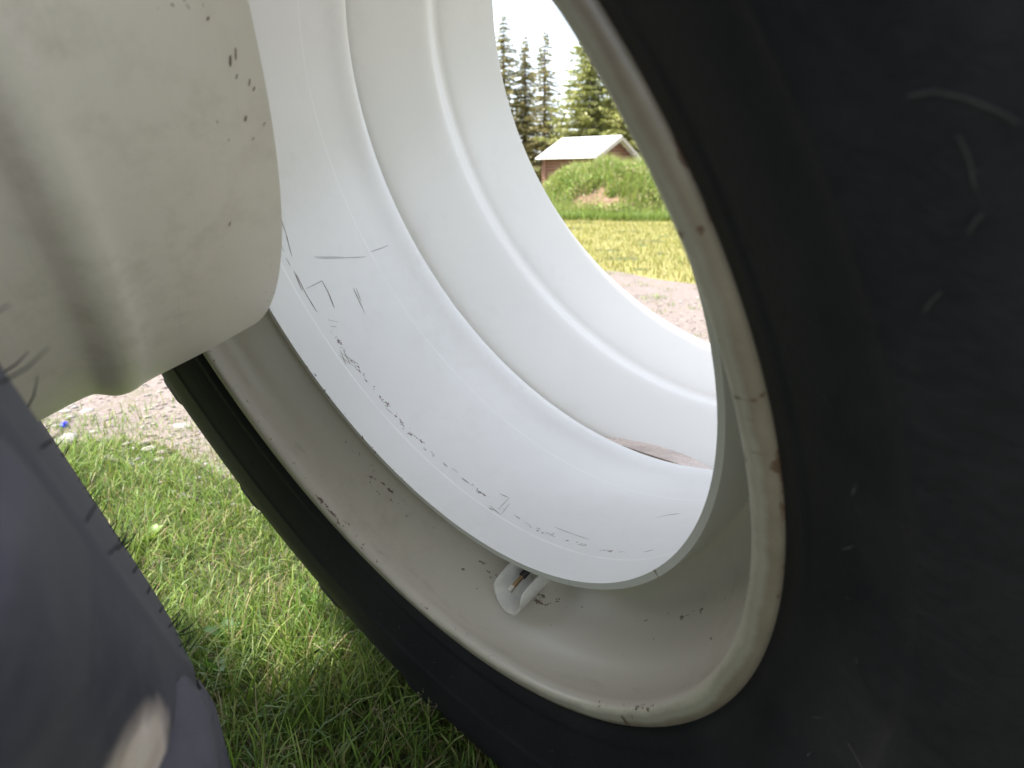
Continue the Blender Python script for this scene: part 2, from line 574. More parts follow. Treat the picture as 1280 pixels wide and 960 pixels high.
def stone_mat():
    m = NT('stone')
    a = m.n('ShaderNodeAttribute', attribute_name='tint')
    co = m.coord('Object')
    m.base(m.mix(m.ramp(m.noise(co, 60, 5), .4, .75), a.outputs['Color'], (.30, .25, .21)))
    m.rough(.9); m.bump(m.noise(co, 90, 4), .4, .004)
    return m.mat
M_stone = stone_mat()
peb = mesh_obj('pebbles', fast_mesh('pebbles', V, F, Cc, True), M_stone, gravel)
peb['kind'] = 'stuff'
# flat pale stones pressed into the gravel at the lawn's edge
def flat_stone():
    V, F, Cc = rocks(np.zeros((1, 3)), np.array([1.]), np.array([.28]), np.array([[.32, .30, .29]]))
    me = fast_mesh('flat_stone', V, F, Cc, True)
    return me
stone_meshes = [flat_stone() for _ in range(5)]
for k in range(70):
    fx = rnd.uniform(-3.2, .2); fy = float(near_edge(fx)) + rnd.uniform(-.12, 2.2)
    o = mesh_obj('flat_stone', stone_meshes[k % 5], M_stone, gravel, (fx, fy, float(hgt(fx, fy)) + .012), (rnd.uniform(-.08, .08), rnd.uniform(-.08, .08), rnd.uniform(0, 6)))
    q = rnd.uniform(.014, .045); o.scale = (q, q, q * rnd.uniform(.5, 1))

# ================================================================== MOUND, BARN, TREES
MX, MY, MRX, MRY, MH = 3.75, 26.0, 3.7, 3.0, 1.58
def mound_h(x, y):
    q = ((x - MX) / MRX) ** 2 + ((y - MY) / MRY) ** 2
    b = MH * np.clip(1 - q, 0, 1) ** .95
    return b * (1 + .12 * np.sin(1.9 * x + .5) * np.cos(1.6 * y) + .07 * np.sin(4.3 * x + y)) - .12
xs = np.linspace(MX - MRX - .3, MX + MRX + .3, 90); ys = np.linspace(MY - MRY - .3, MY + MRY + .3, 60)
X, Y = np.meshgrid(xs, ys, indexing='ij')
mound_soil = NT('mound_soil')
co = mound_soil.coord('Object')
mound_soil.base(mound_soil.mix(mound_soil.ramp(mound_soil.noise(co, 4, 7, .65), .35, .65), (.30, .19, .125), (.20, .125, .08)))
mound_soil.rough(.95)
mound_soil.bump(mound_soil.noise(co, 7, 7, .65), .9, .12)
tag(mesh_obj('earth_mound', grid_mesh('earth_mound', X, Y, mound_h(X, Y) + hgt(X, Y)), mound_soil.mat), kind='structure')

# weeds on the mound: small leaf faces through a low volume, a bare slip left open at the front
N = 62000
a = rng.uniform(0, 2 * PI, N); q = np.sqrt(rng.random(N)) * 1.1
x = MX + MRX * q * np.cos(a); y = MY + MRY * q * np.sin(a)
bare = (((x - 2.62 - .35 * np.sin(7 * y)) / .62) ** 2 + ((y - 23.85 + .15 * np.sin(9 * x)) / .62) ** 2) < 1
bare |= (((x - 3.35) / .5) ** 2 + ((y - 23.55) / .2) ** 2) < 1
k = ~(bare & (rng.random(N) < .97))
x, y, q = x[k], y[k], q[k]
n_ = len(x)
cl = .5 + .5 * np.sin(2.3 * x + 1.3 * np.sin(1.7 * y)) * np.cos(2.9 * y + x)
top = np.maximum(mound_h(x, y), -.02) + hgt(x, y)
z = top + rng.random(n_) ** 1.3 * (.10 + .42 * cl)
Cg = np.array([(.10, .165, .03), (.15, .21, .045), (.09, .14, .035), (.19, .235, .06), (.21, .205, .09)])
kind = np.clip((cl * 4.2 + rng.normal(0, .8, n_)).astype(int), 0, 4)
cc = Cg[kind] * rng.uniform(.75, 1.25, (n_, 1))
hd = rng.random(n_) < .04
cc[hd] = (.32, .25, .16)
def leaf_cards(P, size, cols, flat=.5, droop=0.):
    """small bent two-triangle leaves"""
    n_ = len(P)
    d = rng.normal(0, 1, (n_, 3)); d[:, 2] = d[:, 2] * flat - droop
    d /= np.linalg.norm(d, axis=1, keepdims=True)
    w = np.cross(d, rng.normal(0, 1, (n_, 3))); w /= np.linalg.norm(w, axis=1, keepdims=True)
    s = size[:, None]
    V = np.stack([P - d * s * .5, P + w * s * .24, P + d * s * .5, P - w * s * .24], 1).reshape(-1, 3)
    F = (np.array([(0, 1, 2), (0, 2, 3)])[None] + (np.arange(n_) * 4)[:, None, None]).reshape(-1, 3)
    return V, F, np.repeat(cols, 4, 0)
V, F, Cc = leaf_cards(np.stack([x, y, z], 1), rng.uniform(.045, .125, n_), cc * 1.6, .8)
M_leaf = leafy('weed_leaf', .5, .3)
tag(mesh_obj('weeds', fast_mesh('weeds', V, F, Cc), M_leaf), 'leafy green weeds covering the earth mound', 'weeds', kind='stuff')
N = 34000
a = rng.uniform(0, 2 * PI, N); q = np.sqrt(rng.random(N)) * 1.12
x = MX + MRX * q * np.cos(a); y = MY + MRY * q * np.sin(a)
bare = (((x - 2.62 - .35 * np.sin(7 * y)) / .55) ** 2 + ((y - 23.85 + .15 * np.sin(9 * x)) / .55) ** 2) < 1
pt = rng.random(N) < .25 + .75 * (.5 + .5 * np.sin(1.9 * x + 2) * np.sin(2.3 * y + 1.1 * x))
k = pt & ~(bare & (rng.random(N) < .96))
x, y = x[k], y[k]
V, F, Cc = blades(np.stack([x, y, np.maximum(mound_h(x, y), -.02) + hgt(x, y)], 1), rng.uniform(.18, .62, len(x)), rng.uniform(.012, .03, len(x)), rng.uniform(.15, .8, len(x)), np.array([(.27, .34, .07), (.34, .39, .10), (.21, .29, .06), (.40, .35, .18)])[rng.integers(0, 4, len(x))] * rng.uniform(.8, 1.2, (len(x), 1)), 2)
tag(mesh_obj('mound_grass', fast_mesh('mound_grass', V, F, Cc), M_grass), 'tall pale green grass growing over the earth mound', 'grass', kind='stuff')
# brighter tall grass along the foot of the mound
N = 26000
x = rng.uniform(-4, 10, N); y = rng.uniform(21.6, 23.6, N) + .25 * np.sin(x)
V, F, Cc = blades(np.stack([x, y, hgt(x, y)], 1), rng.uniform(.12, .34, N), rng.uniform(.012, .028, N), rng.uniform(.2, .9, N), np.array([(.17, .25, .045), (.22, .29, .06), (.14, .21, .04)])[rng.integers(0, 3, N)] * rng.uniform(.8, 1.2, (N, 1)), 2)
tag(mesh_obj('long_grass', fast_mesh('long_grass', V, F, Cc), M_grass), 'bright long grass along the foot of the earth mound', 'grass', kind='stuff')

# --- log barn behind the mound
def wood_mat(name, a, b):
    m = NT(name)
    co = m.coord('Object', (1.2, 14, 14))
    f = m.noise(co, 1.5, 6, .6)
    m.base(m.mix(m.ramp(f, .3, .7), a, b)); m.rough(.85); m.bump(f, .5, .02)
    return m.mat
M_log = wood_mat('weathered_red_log', (.13, .062, .045), (.22, .115, .085))
M_board = wood_mat('grey_board', (.30, .26, .23), (.42, .38, .34))
def roof_mat():
    m = NT('pale_sheet_roof')
    co = m.coord('Object')
    m.base(m.mix(m.ramp(m.noise(co, 3, 5), .3, .7), (.62, .62, .62), (.74, .74, .74)))
    m.rough(.5)
    w = m.n('ShaderNodeTexWave'); w.inputs['Scale'].default_value = 2.2
    m.l(co, w.inputs['Vector']); m.bump(w.outputs['Fac'], .4, .02)
    return m.mat
M_roof = roof_mat()
ridge_dir = Vector((-3.25, 2.75, 0)).normalized()        # away from the gable end
across = Vector((-ridge_dir.y, ridge_dir.x, 0)) * -1     # right-hand, to the back
if across.y < 0: across = -across
BARN = Matrix((( ridge_dir.x, across.x, 0, 6.5), (ridge_dir.y, across.y, 0, 49.6), (0, 0, 1, 0.05), (0, 0, 0, 1)))
barn = empty('log_barn', BARN)
tag(barn, 'weathered red log barn with a pale sheet metal roof behind the earth mound', 'barn')
# local frame: x along the ridge from the gable, y across, z up
HALF, LEN, EAVE, RIDGE = 2.3, 3.55, 2.62, 3.72
def cyl_mesh(name, L, r, seg=8):
    V, F = tube([(0, 0, 0), (L, 0, 0)], r, seg)
    me = pydata(name, V, F, True); me.set_sharp_from_angle(angle=.9); return me
me_l = cyl_mesh('log', LEN + .3, .105); me_w = cyl_mesh('log', 2 * HALF + .3, .105)
for k in range(13):
    z = .12 + k * .195
    for yy in (-HALF, HALF):
        mesh_obj('log', me_l, M_log, barn, (.20, yy, z + (.09 if yy > 0 else 0)))
    for xx in (.32, .32 + LEN - .1):
        mesh_obj('log', me_w, M_log, barn, (xx, -HALF - .15, z + .095), (0, 0, PI / 2))
k = 0
z = EAVE + .05
while z < RIDGE - .2:
    f = 1 - (z - EAVE) / (RIDGE - EAVE)
    mesh_obj('log', cyl_mesh('log', 2 * HALF * f, .105), M_log, barn, (.32, -HALF * f, z), (0, 0, PI / 2))
    z += .195
def slab(name, pts, th, mat, parent):
    p = [Vector(q) for q in pts]
    nrm = (p[1] - p[0]).cross(p[3] - p[0]).normalized() * th
    V = [q[:] for q in p] + [(q - nrm)[:] for q in p]
    F = [(0, 1, 2, 3), (7, 6, 5, 4), (0, 4, 5, 1), (1, 5, 6, 2), (2, 6, 7, 3), (3, 7, 4, 0)]
    return mesh_obj(name, pydata(name, V, F, False), mat, parent)
EX = .05
YE = HALF + .55
ZE = RIDGE + .12 - (RIDGE - EAVE) * YE / HALF
slab('roof', [(-.25, 0, RIDGE + .12), (LEN + .7, 0, RIDGE + .12), (LEN + .7, -YE, ZE), (-.25, -YE, ZE)], -.05, M_roof, barn)
slab('roof', [(-.25, .0, RIDGE + .115), (LEN + .7, .0, RIDGE + .115), (LEN + .7, YE + .7, ZE - .5), (-.25, YE + .7, ZE - .5)], .05, M_roof, barn)
for sgn, ye, ze in ((-1, YE, ZE), (1, YE + .7, ZE - .5)):
    slab('verge_board', [(-.28, 0, RIDGE + .06), (-.28, sgn * ye, ze - .06), (-.28, sgn * ye, ze - .26), (-.28, 0, RIDGE - .16)], .035 * -sgn, M_board, barn)
slab('lean_to_roof', [(-.3, 1.0, 2.05), (-.3, 3.4, 1.72), (-1.5, 3.4, 1.42), (-1.5, 1.0, 1.75)], .04, M_roof, barn)
for yy in (1.1, 3.3):
    V, F = tube([(-1.4, yy, -.1), (-1.4, yy, 1.78 - .14 * (yy - 1))], .06, 6)
    mesh_obj('post', pydata('post', V, F), M_board, barn)

# --- trees
M_bark = wood_mat('conifer_bark', (.09, .065, .05), (.16, .12, .09))
def conifer(name, h, reach, dens, cols, seed, bare=.08, droop=.35, spray=(.16, .42), skip=.12, power=.8):
    r = np.random.default_rng(seed)
    pts = []; brV, brF = [], []
    z = h * bare + .4
    while z < h * .985:
        f = 1 - z / h
        R_ = reach * (f ** power) * r.uniform(.75, 1.1) + .12
        nb = max(4, int(5 + 4 * f))
        a0 = r.uniform(0, 6.28)
        for b in range(nb):
            if r.random() < skip: continue
            a = a0 + 6.283 * b / nb + r.normal(0, .18)
            L = R_ * r.uniform(.62, 1.12)
            up = r.uniform(-.05, .25)
            m_ = max(3, int(L * dens))
            tt = (np.arange(m_) + r.random(m_)) / m_
            tt = .12 + .88 * tt
            side = r.normal(0, .10 + .13 * L * tt * (1.1 - tt) * 1.4, m_)
            x = np.cos(a) * L * tt - np.sin(a) * side
            y = np.sin(a) * L * tt + np.cos(a) * side
            zz = z + L * (up * tt - droop * tt ** 2 * .9 + .12 * tt ** 4) - np.abs(r.normal(0, .10, m_)) * (.5 + L * .3)
            pts.append(np.stack([x, y, zz], 1))
            if L > .5:
                p = [(0, 0, z)] + [(math.cos(a) * L * q, math.sin(a) * L * q, z + L * (up * q - droop * q * q * .9)) for q in (.5, .92)]
                V, F = tube(p, [.035 + .01 * L, .02, .006], 3, False)
                o_ = len(brV); brV += V; brF += [tuple(i + o_ for i in ff) for ff in F]
        z += r.uniform(.16, .30) * (1 + h * .012)
    P = np.concatenate(pts)
    n_ = len(P)
    d = np.stack([P[:, 0], P[:, 1], np.zeros(n_)], 1)
    d /= np.linalg.norm(d, axis=1, keepdims=True) + 1e-6
    d = d * .9 + r.normal(0, .55, (n_, 3)); d[:, 2] -= .35
    d /= np.linalg.norm(d, axis=1, keepdims=True)
    w = np.cross(d, r.normal(0, 1, (n_, 3))); w /= np.linalg.norm(w, axis=1, keepdims=True)
    s = r.uniform(*spray, n_)[:, None]
    V = np.stack([P - d * s * .5, P + w * s * .22, P + d * s * .55, P - w * s * .22], 1).reshape(-1, 3)
    F = (np.array([(0, 1, 2), (0, 2, 3)])[None] + (np.arange(n_) * 4)[:, None, None]).reshape(-1, 3)
    cc = np.array(cols)[r.integers(0, len(cols), n_)] * r.uniform(.8, 1.6, (n_, 1))
    crown = fast_mesh(name + '_crown', V, F, np.repeat(cc, 4, 0))
    TV, TF = tube([(0, 0, -.3), (.02, 0, h * .35), (0, .03, h * .7), (0, 0, h * .99)], [.018 * h, .013 * h, .007 * h, .01], 8)
    o_ = len(TV)
    trunk = pydata(name + '_trunk', TV + brV, TF + [tuple(i + o_ for i in ff) for ff in brF])
    return crown, trunk
SPR = [(.19, .165, .06), (.23, .195, .08), (.145, .13, .05), (.27, .225, .105)]
FIR = [(.23, .24, .075), (.28, .28, .095), (.18, .195, .06), (.33, .31, .13)]
protos = {
    'tall': conifer('tall_spruce', 16, 3.9, 30, SPR, 1, skip=.22, spray=(.13, .36)),
    'mid': conifer('mid_spruce', 14.4, 3.5, 30, SPR, 2, skip=.22, spray=(.13, .36)),
    'thin': conifer('thin_spruce', 14.6, 3.2, 30, SPR, 3, skip=.22, spray=(.13, .36)),
    'broad': conifer('broad_conifer', 14.0, 5.4, 34, FIR, 4, droop=.2, skip=.08, power=.5, spray=(.16, .45)),
}
def plant_tree(key, x, y, label, rot=0., sc=1., group=None):
    e = empty('conifer_tree', loc=(x, y, float(hgt(x, y))))
    e.rotation_euler.z = rot
    e.scale = (sc, sc, sc)
    tag(e, label, 'tree', group)
    c, t_ = protos[key]
    mesh_obj('trunk', t_, M_bark, e)
    mesh_obj('crown', c, M_leaf, e)
G = 'conifers behind the log barn'
plant_tree('tall', -.75, 75, 'tallest dark sparse spruce, standing farthest out from the log barn', 0, 1, G)
plant_tree('mid', 1.25, 76, 'dark sparse spruce between the tallest spruce and the thin spruce', 1.0, 1, G)
plant_tree('thin', 2.95, 74, 'thin pointed spruce right beside the broad yellow green conifer', 2.0, 1, G)
plant_tree('broad', 7.0, 72, 'broad yellow green conifer with layered branches behind the log barn roof', .4, 1, G)
plant_tree('broad', 10.4, 69, 'yellow green conifer beside the broad one, rising past the barn gable', 3.3, .82, G)
LAB = 'conifer standing in the tree row well away from the log barn'
for key, x, y, rot, sc in (('broad', 10.6, 77, 2.2, .92), ('mid', 17, 74, 2.6, .95), ('tall', 22, 78, 3.0, .9), ('broad', 28, 76, 4.4, 1.0),
                           ('mid', -6, 79, 3.6, .93), ('tall', -11, 82, 5.0, .85), ('thin', 35, 80, .7, 1.0), ('mid', -18, 84, 1.9, 1.05)):
    plant_tree(key, x, y, LAB, rot, sc, 'conifers of the tree row out of sight of the barn')
# low leafy scrub under the trees
N = 26000
x = rng.uniform(-9, 26, N); y = rng.uniform(66, 72, N)
z = rng.random(N) * (1.3 + .9 * np.sin(.9 * x + 1) + .5 * np.sin(2.7 * x)) + hgt(x, y)
V, F, Cc = leaf_cards(np.stack([x, y, z], 1), rng.uniform(.25, .6, N), np.array([(.06, .085, .025), (.09, .125, .035), (.12, .15, .05)])[rng.integers(0, 3, N)] * rng.uniform(.7, 1.2, (N, 1)), .7)
tag(mesh_obj('undergrowth', fast_mesh('undergrowth', V, F, Cc), M_leaf), 'low dark undergrowth along the foot of the conifers', 'undergrowth', kind='stuff')

# ================================================================== THE TWO LEANING TRACTOR WHEELS
# both wheels lean the same way, one against the other; their frame: x along the axle, z up in the wheel's plane
def wheel_frame(cx, ax_):
    n_ = Vector(ax_).normalized()
    h_ = Vector((-n_.y, n_.x, 0)).normalized()
    g_ = n_.cross(h_)
    return n_, h_, g_, Vector(cx)
AN, AH, AG, AC = wheel_frame((-.21560, .88061, HC - .14962), (.69796, .60403, .38470))
BN, BH, BG, BE = wheel_frame((-.555, .909, HC + .338), (.734, .577, .358))
BC = BE - BN * .817
SYM = .523
RT = .957                                      # tyre radius over the lugs
def mat_of(n_, h_, g_, c):
    b = c - g_ * RT
    return Matrix(((n_.x, h_.x, g_.x, b.x), (n_.y, h_.y, g_.y, b.y), (n_.z, h_.z, g_.z, b.z), (0, 0, 0, 1)))

# cross-sections (s along the axle, r from it), metres
rim_c = chaikin([(.010, .5775), (-.003, .576), (-.0078, .571), (-.0072, .5625), (-.0062, .5592), (-.003, .5572), (.003, .5570), (.012, .5595), (.026, .5605),
                 (.044, .5565), (.064, .548), (.092, .5395), (.117, .531), (.140, .516), (.156, .496), (.163, .485), (.165, .4765)], 2)
ring_c = [(.0966, .4629), (.13, .4688), (.19, .4794), (.26, .4917)] + chaikin([(.315, .5014), (.345, .5075), (.385, .515), (.418, .5165), (.4345, .521), (.4405, .531), (.441, .551)], 2)
ext_c = chaikin([(.4365, .551), (.452, .551), (.462, .543), (.57, .5425), (.618, .541), (.636, .5425), (.646, .5500), (.655, .5570), (.668, .5590), (.682, .5565), (.70, .5560), (.76, .5565), (.817, .554)], 2)
flange_c = chaikin([(.47, .5505), (.512, .549), (.530, .553), (.538, .566), (.537, .582), (.530, .592)], 2)
def ring_r(s):                                 # inner face of the mounting ring
    if s < .335: return .4584 + .176 * (s - .0966)
    return .5004 + .21 * (s - .335)
side = [(-.002, .574), (-.011, .586), (-.019, .598), (-.0195, .604), (-.024, .612), (-.038, .645), (-.0455, .672), (-.0485, .676), (-.0495, .684), (-.0535, .72), (-.0545, .75),
        (-.052, .785), (-.0475, .812), (-.0478, .820), (-.044, .828), (-.033, .857), (-.012, .884), (.018, .898), (.06, .906), (.13, .911), (.2615, .914)]
def tyre_profile():
    a = chaikin([(.006, .570)] + side, 1)
    b = [(SYM - s, max(r, .5885)) for s, r in a[::-1][1:]]
    return a + b
tyre_prof = tyre_profile()
def side_s(r):                                 # outermost s of the near sidewall at radius r
    for (s0, r0), (s1, r1) in zip(side, side[1:]):
        if r0 <= r <= r1: return s0 + (s1 - s0) * (r - r0) / (r1 - r0 + 1e-9)
    return 0.
def lug_mesh(mirror):
    st = [(.285, .957, .89, 0.0, .020), (.20, .957, .89, .078, .024), (.12, .956, .89, .155, .026), (.05, .952, .885, .222, .028),
          (.0, .941, .87, .268, .030), (-.028, .914, .85, .292, .031), (-.0445, .862, .838, .312, .030)]
    V, F = [], []
    for s, rt, rb, ph, w in st:
        ss = SYM - s if mirror else s
        for q, r_, k in ((-1, rb, 1.35), (-1, rt, 1.0), (1, rt, 1.0), (1, rb, 1.35)):
            a = ph + q * w * k / .95
            V.append((ss, r_ * math.cos(a), r_ * math.sin(a)))
    m = len(st)
    for i in range(m - 1):
        for j in range(4):
            f = (i * 4 + j, i * 4 + (j + 1) % 4, (i + 1) * 4 + (j + 1) % 4, (i + 1) * 4 + j)
            F.append(f if mirror else f[::-1])
    F.append((0, 1, 2, 3)); F.append(tuple((m - 1) * 4 + j for j in (3, 2, 1, 0)))
    me = pydata('lug', V, F, False)
    bm = bmesh.new(); bm.from_mesh(me)
    bmesh.ops.recalc_face_normals(bm, faces=bm.faces)
    bmesh.ops.bevel(bm, geom=[e for e in bm.edges if e.calc_face_angle(0) > .5], offset=.006, segments=2, affect='EDGES', profile=.5)
    bm.to_mesh(me); bm.free()
    me.polygons.foreach_set('use_smooth', [True] * len(me.polygons)); me.set_sharp_from_angle(angle=.7)
    return me
M_rub_a = rubber('black_rubber', (.0095, .0092, .013), (.042, .039, .041), .32)
M_rub_b = rubber('dusty_black_rubber', (.041, .038, .050), (.125, .112, .115), .7, ((.545, -.722, -.572), .060))
M_rim = paint('rim_paint', (.52, .475, .40), bands=((.095, .04, .25), (-.004, .016, .24)), dirt=.5, lip=.566)
M_ring = paint('ring_paint', (.65, .635, .605), bands=((.174, .013, .19), (.098, .007, .17)), dirt=.2, gloss=.32, lines=((.157, .0022, .4), (.3345, .002, .22)))
M_ext_in = paint('clean_extension_paint', (.65, .63, .585), bands=((.814, .010, .12),), dirt=.16)
M_ext = paint('extension_paint', (.90, .79, .71), bands=((.8172, .005, .34), (.812, .014, .20), (.775, .04, .115)), dirt=.5, dirt_col=(.40, .33, .24))
me_tyre = revolve('tyre', tyre_prof, 256, True, .9)
me_rim = revolve('rim', sheet(rim_c, .0085), 256)
me_ring = revolve('mounting_ring', sheet(ring_c, .009), 256)
me_ext = revolve('extension_ring', sheet(ext_c, .008), 256)
me_flange = revolve('rim_flange', sheet(flange_c, .008), 256)
lug_n, lug_f = lug_mesh(False), lug_mesh(True)

def wheel(frame, label, rub, tyre_label, ext_mat):
    n_, h_, g_, c = frame
    w = empty('tractor_wheel', mat_of(n_, h_, g_, c))
    tag(w, label, 'wheel', 'leaning tractor wheels')
    at = (0, 0, RT)
    ty = mesh_obj('tyre', me_tyre.copy(), rub, w, at)
    if tyre_label: ty['label'] = tyre_label
    for nm in (lug_n, lug_f):
        lm = nm.copy(); lm.materials.append(rub)
        for k in range(20):
            mesh_obj('lug', lm, None, ty, (0, 0, 0), (2 * PI * (k + (.5 if nm is lug_f else 0)) / 20 * 1.0, 0, 0))
    rm = mesh_obj('rim', me_rim, M_rim, w, at)
    mesh_obj('rim_flange', me_flange, M_rim, w, at)
    rg = mesh_obj('mounting_ring', me_ring, M_ring, w, at)
    ex = mesh_obj('extension_ring', me_ext.copy(), ext_mat, w, at)
    return w, ty, rm, rg, ex
A_w, A_ty, A_rim, A_ring, A_ext = wheel((AN, AH, AG, AC), 'tractor wheel with an open white rim and brass valve, seen through its hub hole', M_rub_a, None, M_ext_in)
B_w, B_ty, B_rim, B_ring, B_ext = wheel((BN, BH, BG, BC), 'tractor wheel whose grimy white rim barrel butts against the other wheel', M_rub_b, 'dusty black tyre with thin rubber hairs along its shoulder', M_ext)

# --- valve with its half-round guard (near wheel)
def on_wheel(s, r, th, dt=0.):
    er = Vector((0, math.cos(th), math.sin(th))); et = Vector((0, -math.sin(th), math.cos(th)))
    return Vector((s, 0, 0)) + er * r + et * dt
TH = math.radians(-93.0)
def guard_mesh():
    er = Vector((0, math.cos(TH), math.sin(TH))); et = Vector((0, -math.sin(TH), math.cos(TH)))
    V, F = [], []
    st = [(.054, .000), (.074, .005), (.096, .009), (.128, .012)]
    K = 16
    for s, ext in st:
        for ro in (.0295, .0325):
            for k in range(K + 3):
                if k == 0 or k == K + 2:
                    al = -PI / 2 if k == 0 else PI / 2
                    p = on_wheel(s + (.013 if s < .06 else 0), .4975, TH) + et * ro * math.sin(al) - er * ext
                else:
                    al = -PI / 2 + PI * (k - 1) / K
                    p = on_wheel(s + (.013 * (1 - math.cos(al)) if s < .06 else 0), .4975, TH) + er * ro * math.cos(al) + et * ro * math.sin(al)
                V.append(p[:])
    W = K + 3
    for i in range(len(st) - 1):
        a, b = i * 2 * W, (i + 1) * 2 * W
        for k in range(W - 1):
            F.append((a + k, a + k + 1, b + k + 1, b + k))
            F.append((a + W + k, b + W + k, b + W + k + 1, a + W + k + 1))
        F.append((a, b, b + W, a + W)); F.append((a + W - 1, a + 2 * W - 1, b + 2 * W - 1, b + W - 1))
    for i, fl in ((0, False), (len(st) - 1, True)):
        a = i * 2 * W
        for k in range(W - 1):
            f = (a + k, a + W + k, a + W + k + 1, a + k + 1)
            F.append(f[::-1] if fl else f)
    me = pydata('valve_guard', V, F, True); me.set_sharp_from_angle(angle=.6)
    return me
M_guard = plain('guard_paint', (.66, .635, .58), .4)
M_brass = plain('valve_brass', (.42, .30, .16), .35, .9)
M_steel = plain('valve_cap_metal', (.7, .68, .64), .3, .9)
M_blackrub = plain('valve_rubber', (.03, .028, .025), .6)
grd = mesh_obj('valve_guard', guard_mesh(), M_guard, A_w, (0, 0, RT))
def stem(name, s0, s1, r0, r1, rad, mat, par, dt=0.):
    V, F = tube([on_wheel(s0, r0, TH, dt)[:], on_wheel(s1, r1, TH, dt)[:]], rad, 12)
    me = pydata(name, V, F); me.set_sharp_from_angle(angle=.7)
    return mesh_obj(name, me, mat, par, (0, 0, RT) if par is A_w else (0, 0, 0))
vs_ = stem('valve_stem', .160, .100, .490, .495, [.0068, .0055], M_blackrub, A_w)
stem('valve_core', .102, .076, .495, .498, .0034, M_brass, vs_)
stem('valve_cap', .080, .071, .4975, .4985, .0044, M_steel, vs_)

# --- scratches in the paint of the mounting ring, down to brown metal
SCRATCHES = [[(-1.3248, 0.196), (-1.3644, 0.1996)], [(-1.3644, 0.1996), (-1.3815, 0.1671)], [(-1.3867, 0.1909), (-1.4079, 0.1625)], [(-1.3455, 0.164), (-1.4061, 0.1613)], [(-1.3519, 0.1591), (-1.372, 0.1608)], [(-1.6036, 0.1909), (-1.6796, 0.1916), (-1.7694, 0.1911)], [(-1.8891, 0.2748), (-1.9237, 0.2847), (-1.9602, 0.2903)], [(-1.0751, 0.1749), (-1.0957, 0.1756)], [(-1.1755, 0.1754), (-1.212, 0.1761)], [(-1.252, 0.1744), (-1.284, 0.1761)], [(-1.4512, 0.1747), (-1.4762, 0.1739)], [(-1.5017, 0.173), (-1.5298, 0.1722)], [(-1.5547, 0.1734), (-1.5752, 0.1744)], [(-1.5989, 0.1742), (-1.6499, 0.1718)], [(-1.7515, 0.1732), (-1.7904, 0.1756)], [(-1.8531, 0.171), (-1.8886, 0.1778)], [(-1.9405, 0.1747), (-1.956, 0.1773)], [(-2.0509, 0.1766), (-2.0877, 0.1819)], [(-0.1479, 0.1727), (-0.2259, 0.1681)], [(-0.1603, 0.1737), (-0.2413, 0.1715), (-0.3182, 0.1715)], [(-0.2249, 0.1766), (-0.2291, 0.2127), (-0.2756, 0.212), (-0.3385, 0.2062)], [(-0.31, 0.2622), (-0.4129, 0.2544)], [(0.0702, 0.197), (-0.018, 0.1919), (-0.0993, 0.1824)], [(-0.3152, 0.2673), (-0.37, 0.261)], [(-0.0212, 0.1747), (-0.0701, 0.1727)], [(-0.0925, 0.171), (-0.1251, 0.1713)], [(-0.3647, 0.1819), (-0.39, 0.197)], [(-0.3877, 0.1788), (-0.4044, 0.189)], [(-0.4839, 0.1684), (-0.5436, 0.1608)], [(-0.4901, 0.1737), (-0.5487, 0.1684)], [(-0.4977, 0.1596), (-0.5753, 0.1744)], [(-0.4945, 0.1664), (-0.5695, 0.1824)], [(-0.7206, 0.1737), (-0.7463, 0.173)], [(-0.7663, 0.1698), (-0.8021, 0.1715)], [(-0.8428, 0.172), (-0.8706, 0.172)], [(-0.898, 0.173), (-0.9453, 0.1749)], [(-1.0077, 0.1739), (-1.028, 0.1747)], [(-1.0826, 0.1727), (-1.1045, 0.1744)], [(-1.1163, 0.1785), (-1.1478, 0.1788)], [(-1.1755, 0.1759), (-1.2163, 0.1764)], [(-1.2524, 0.1742), (-1.2825, 0.1754)]]
SCUFFS = [[(-0.1463, 0.2244), (-0.184, 0.2612), (-0.2343, 0.3211)], [(-0.2264, 0.3342), (-0.2366, 0.3657), (-0.2421, 0.3965)], [(-0.139, 0.2219), (-0.1949, 0.2777)]]

M_scr = plain('bared_brown_metal', (.15, .105, .08), .8)
M_scuff = plain('grey_scuff', (.36, .36, .35), .7)
def ribbon(name, poly, width, mat, lift=.0006):
    pts = []
    for (t0, s0), (t1, s1) in zip(poly, poly[1:]):
        m_ = max(2, int(abs(t1 - t0) / .02) + 1)
        for k in range(m_): pts.append((t0 + (t1 - t0) * k / m_, s0 + (s1 - s0) * k / m_))
    pts.append(poly[-1])
    P = [on_wheel(s, ring_r(s) - lift, th) for th, s in pts]
    N_ = [-Vector((0, math.cos(th), math.sin(th))) for th, s in pts]
    V, F = [], []
    m_ = len(P)
    for i in range(m_):
        d = (P[min(i + 1, m_ - 1)] - P[max(i - 1, 0)]).normalized()
        wv = d.cross(N_[i]).normalized() * width * .5 * (.35 if i in (0, m_ - 1) else rnd.uniform(.6, 1.15))
        V += [(P[i] - wv)[:], (P[i] + wv)[:]]
    for i in range(m_ - 1): F.append((2 * i, 2 * i + 1, 2 * i + 3, 2 * i + 2))
    return mesh_obj(name, pydata(name, V, F), mat, A_ring)
def strip(name, P, N_, width, mat, parent):
    V, F = [], []
    m_ = len(P)
    for i in range(m_):
        d = (P[min(i + 1, m_ - 1)] - P[max(i - 1, 0)]).normalized()
        wv = d.cross(N_[i]).normalized() * width * .5 * (.3 if i in (0, m_ - 1) else 1)
        V += [(P[i] - wv)[:], (P[i] + wv)[:]]
    for i in range(m_ - 1): F.append((2 * i, 2 * i + 1, 2 * i + 3, 2 * i + 2))
    return mesh_obj(name, pydata(name, V, F), mat, parent)
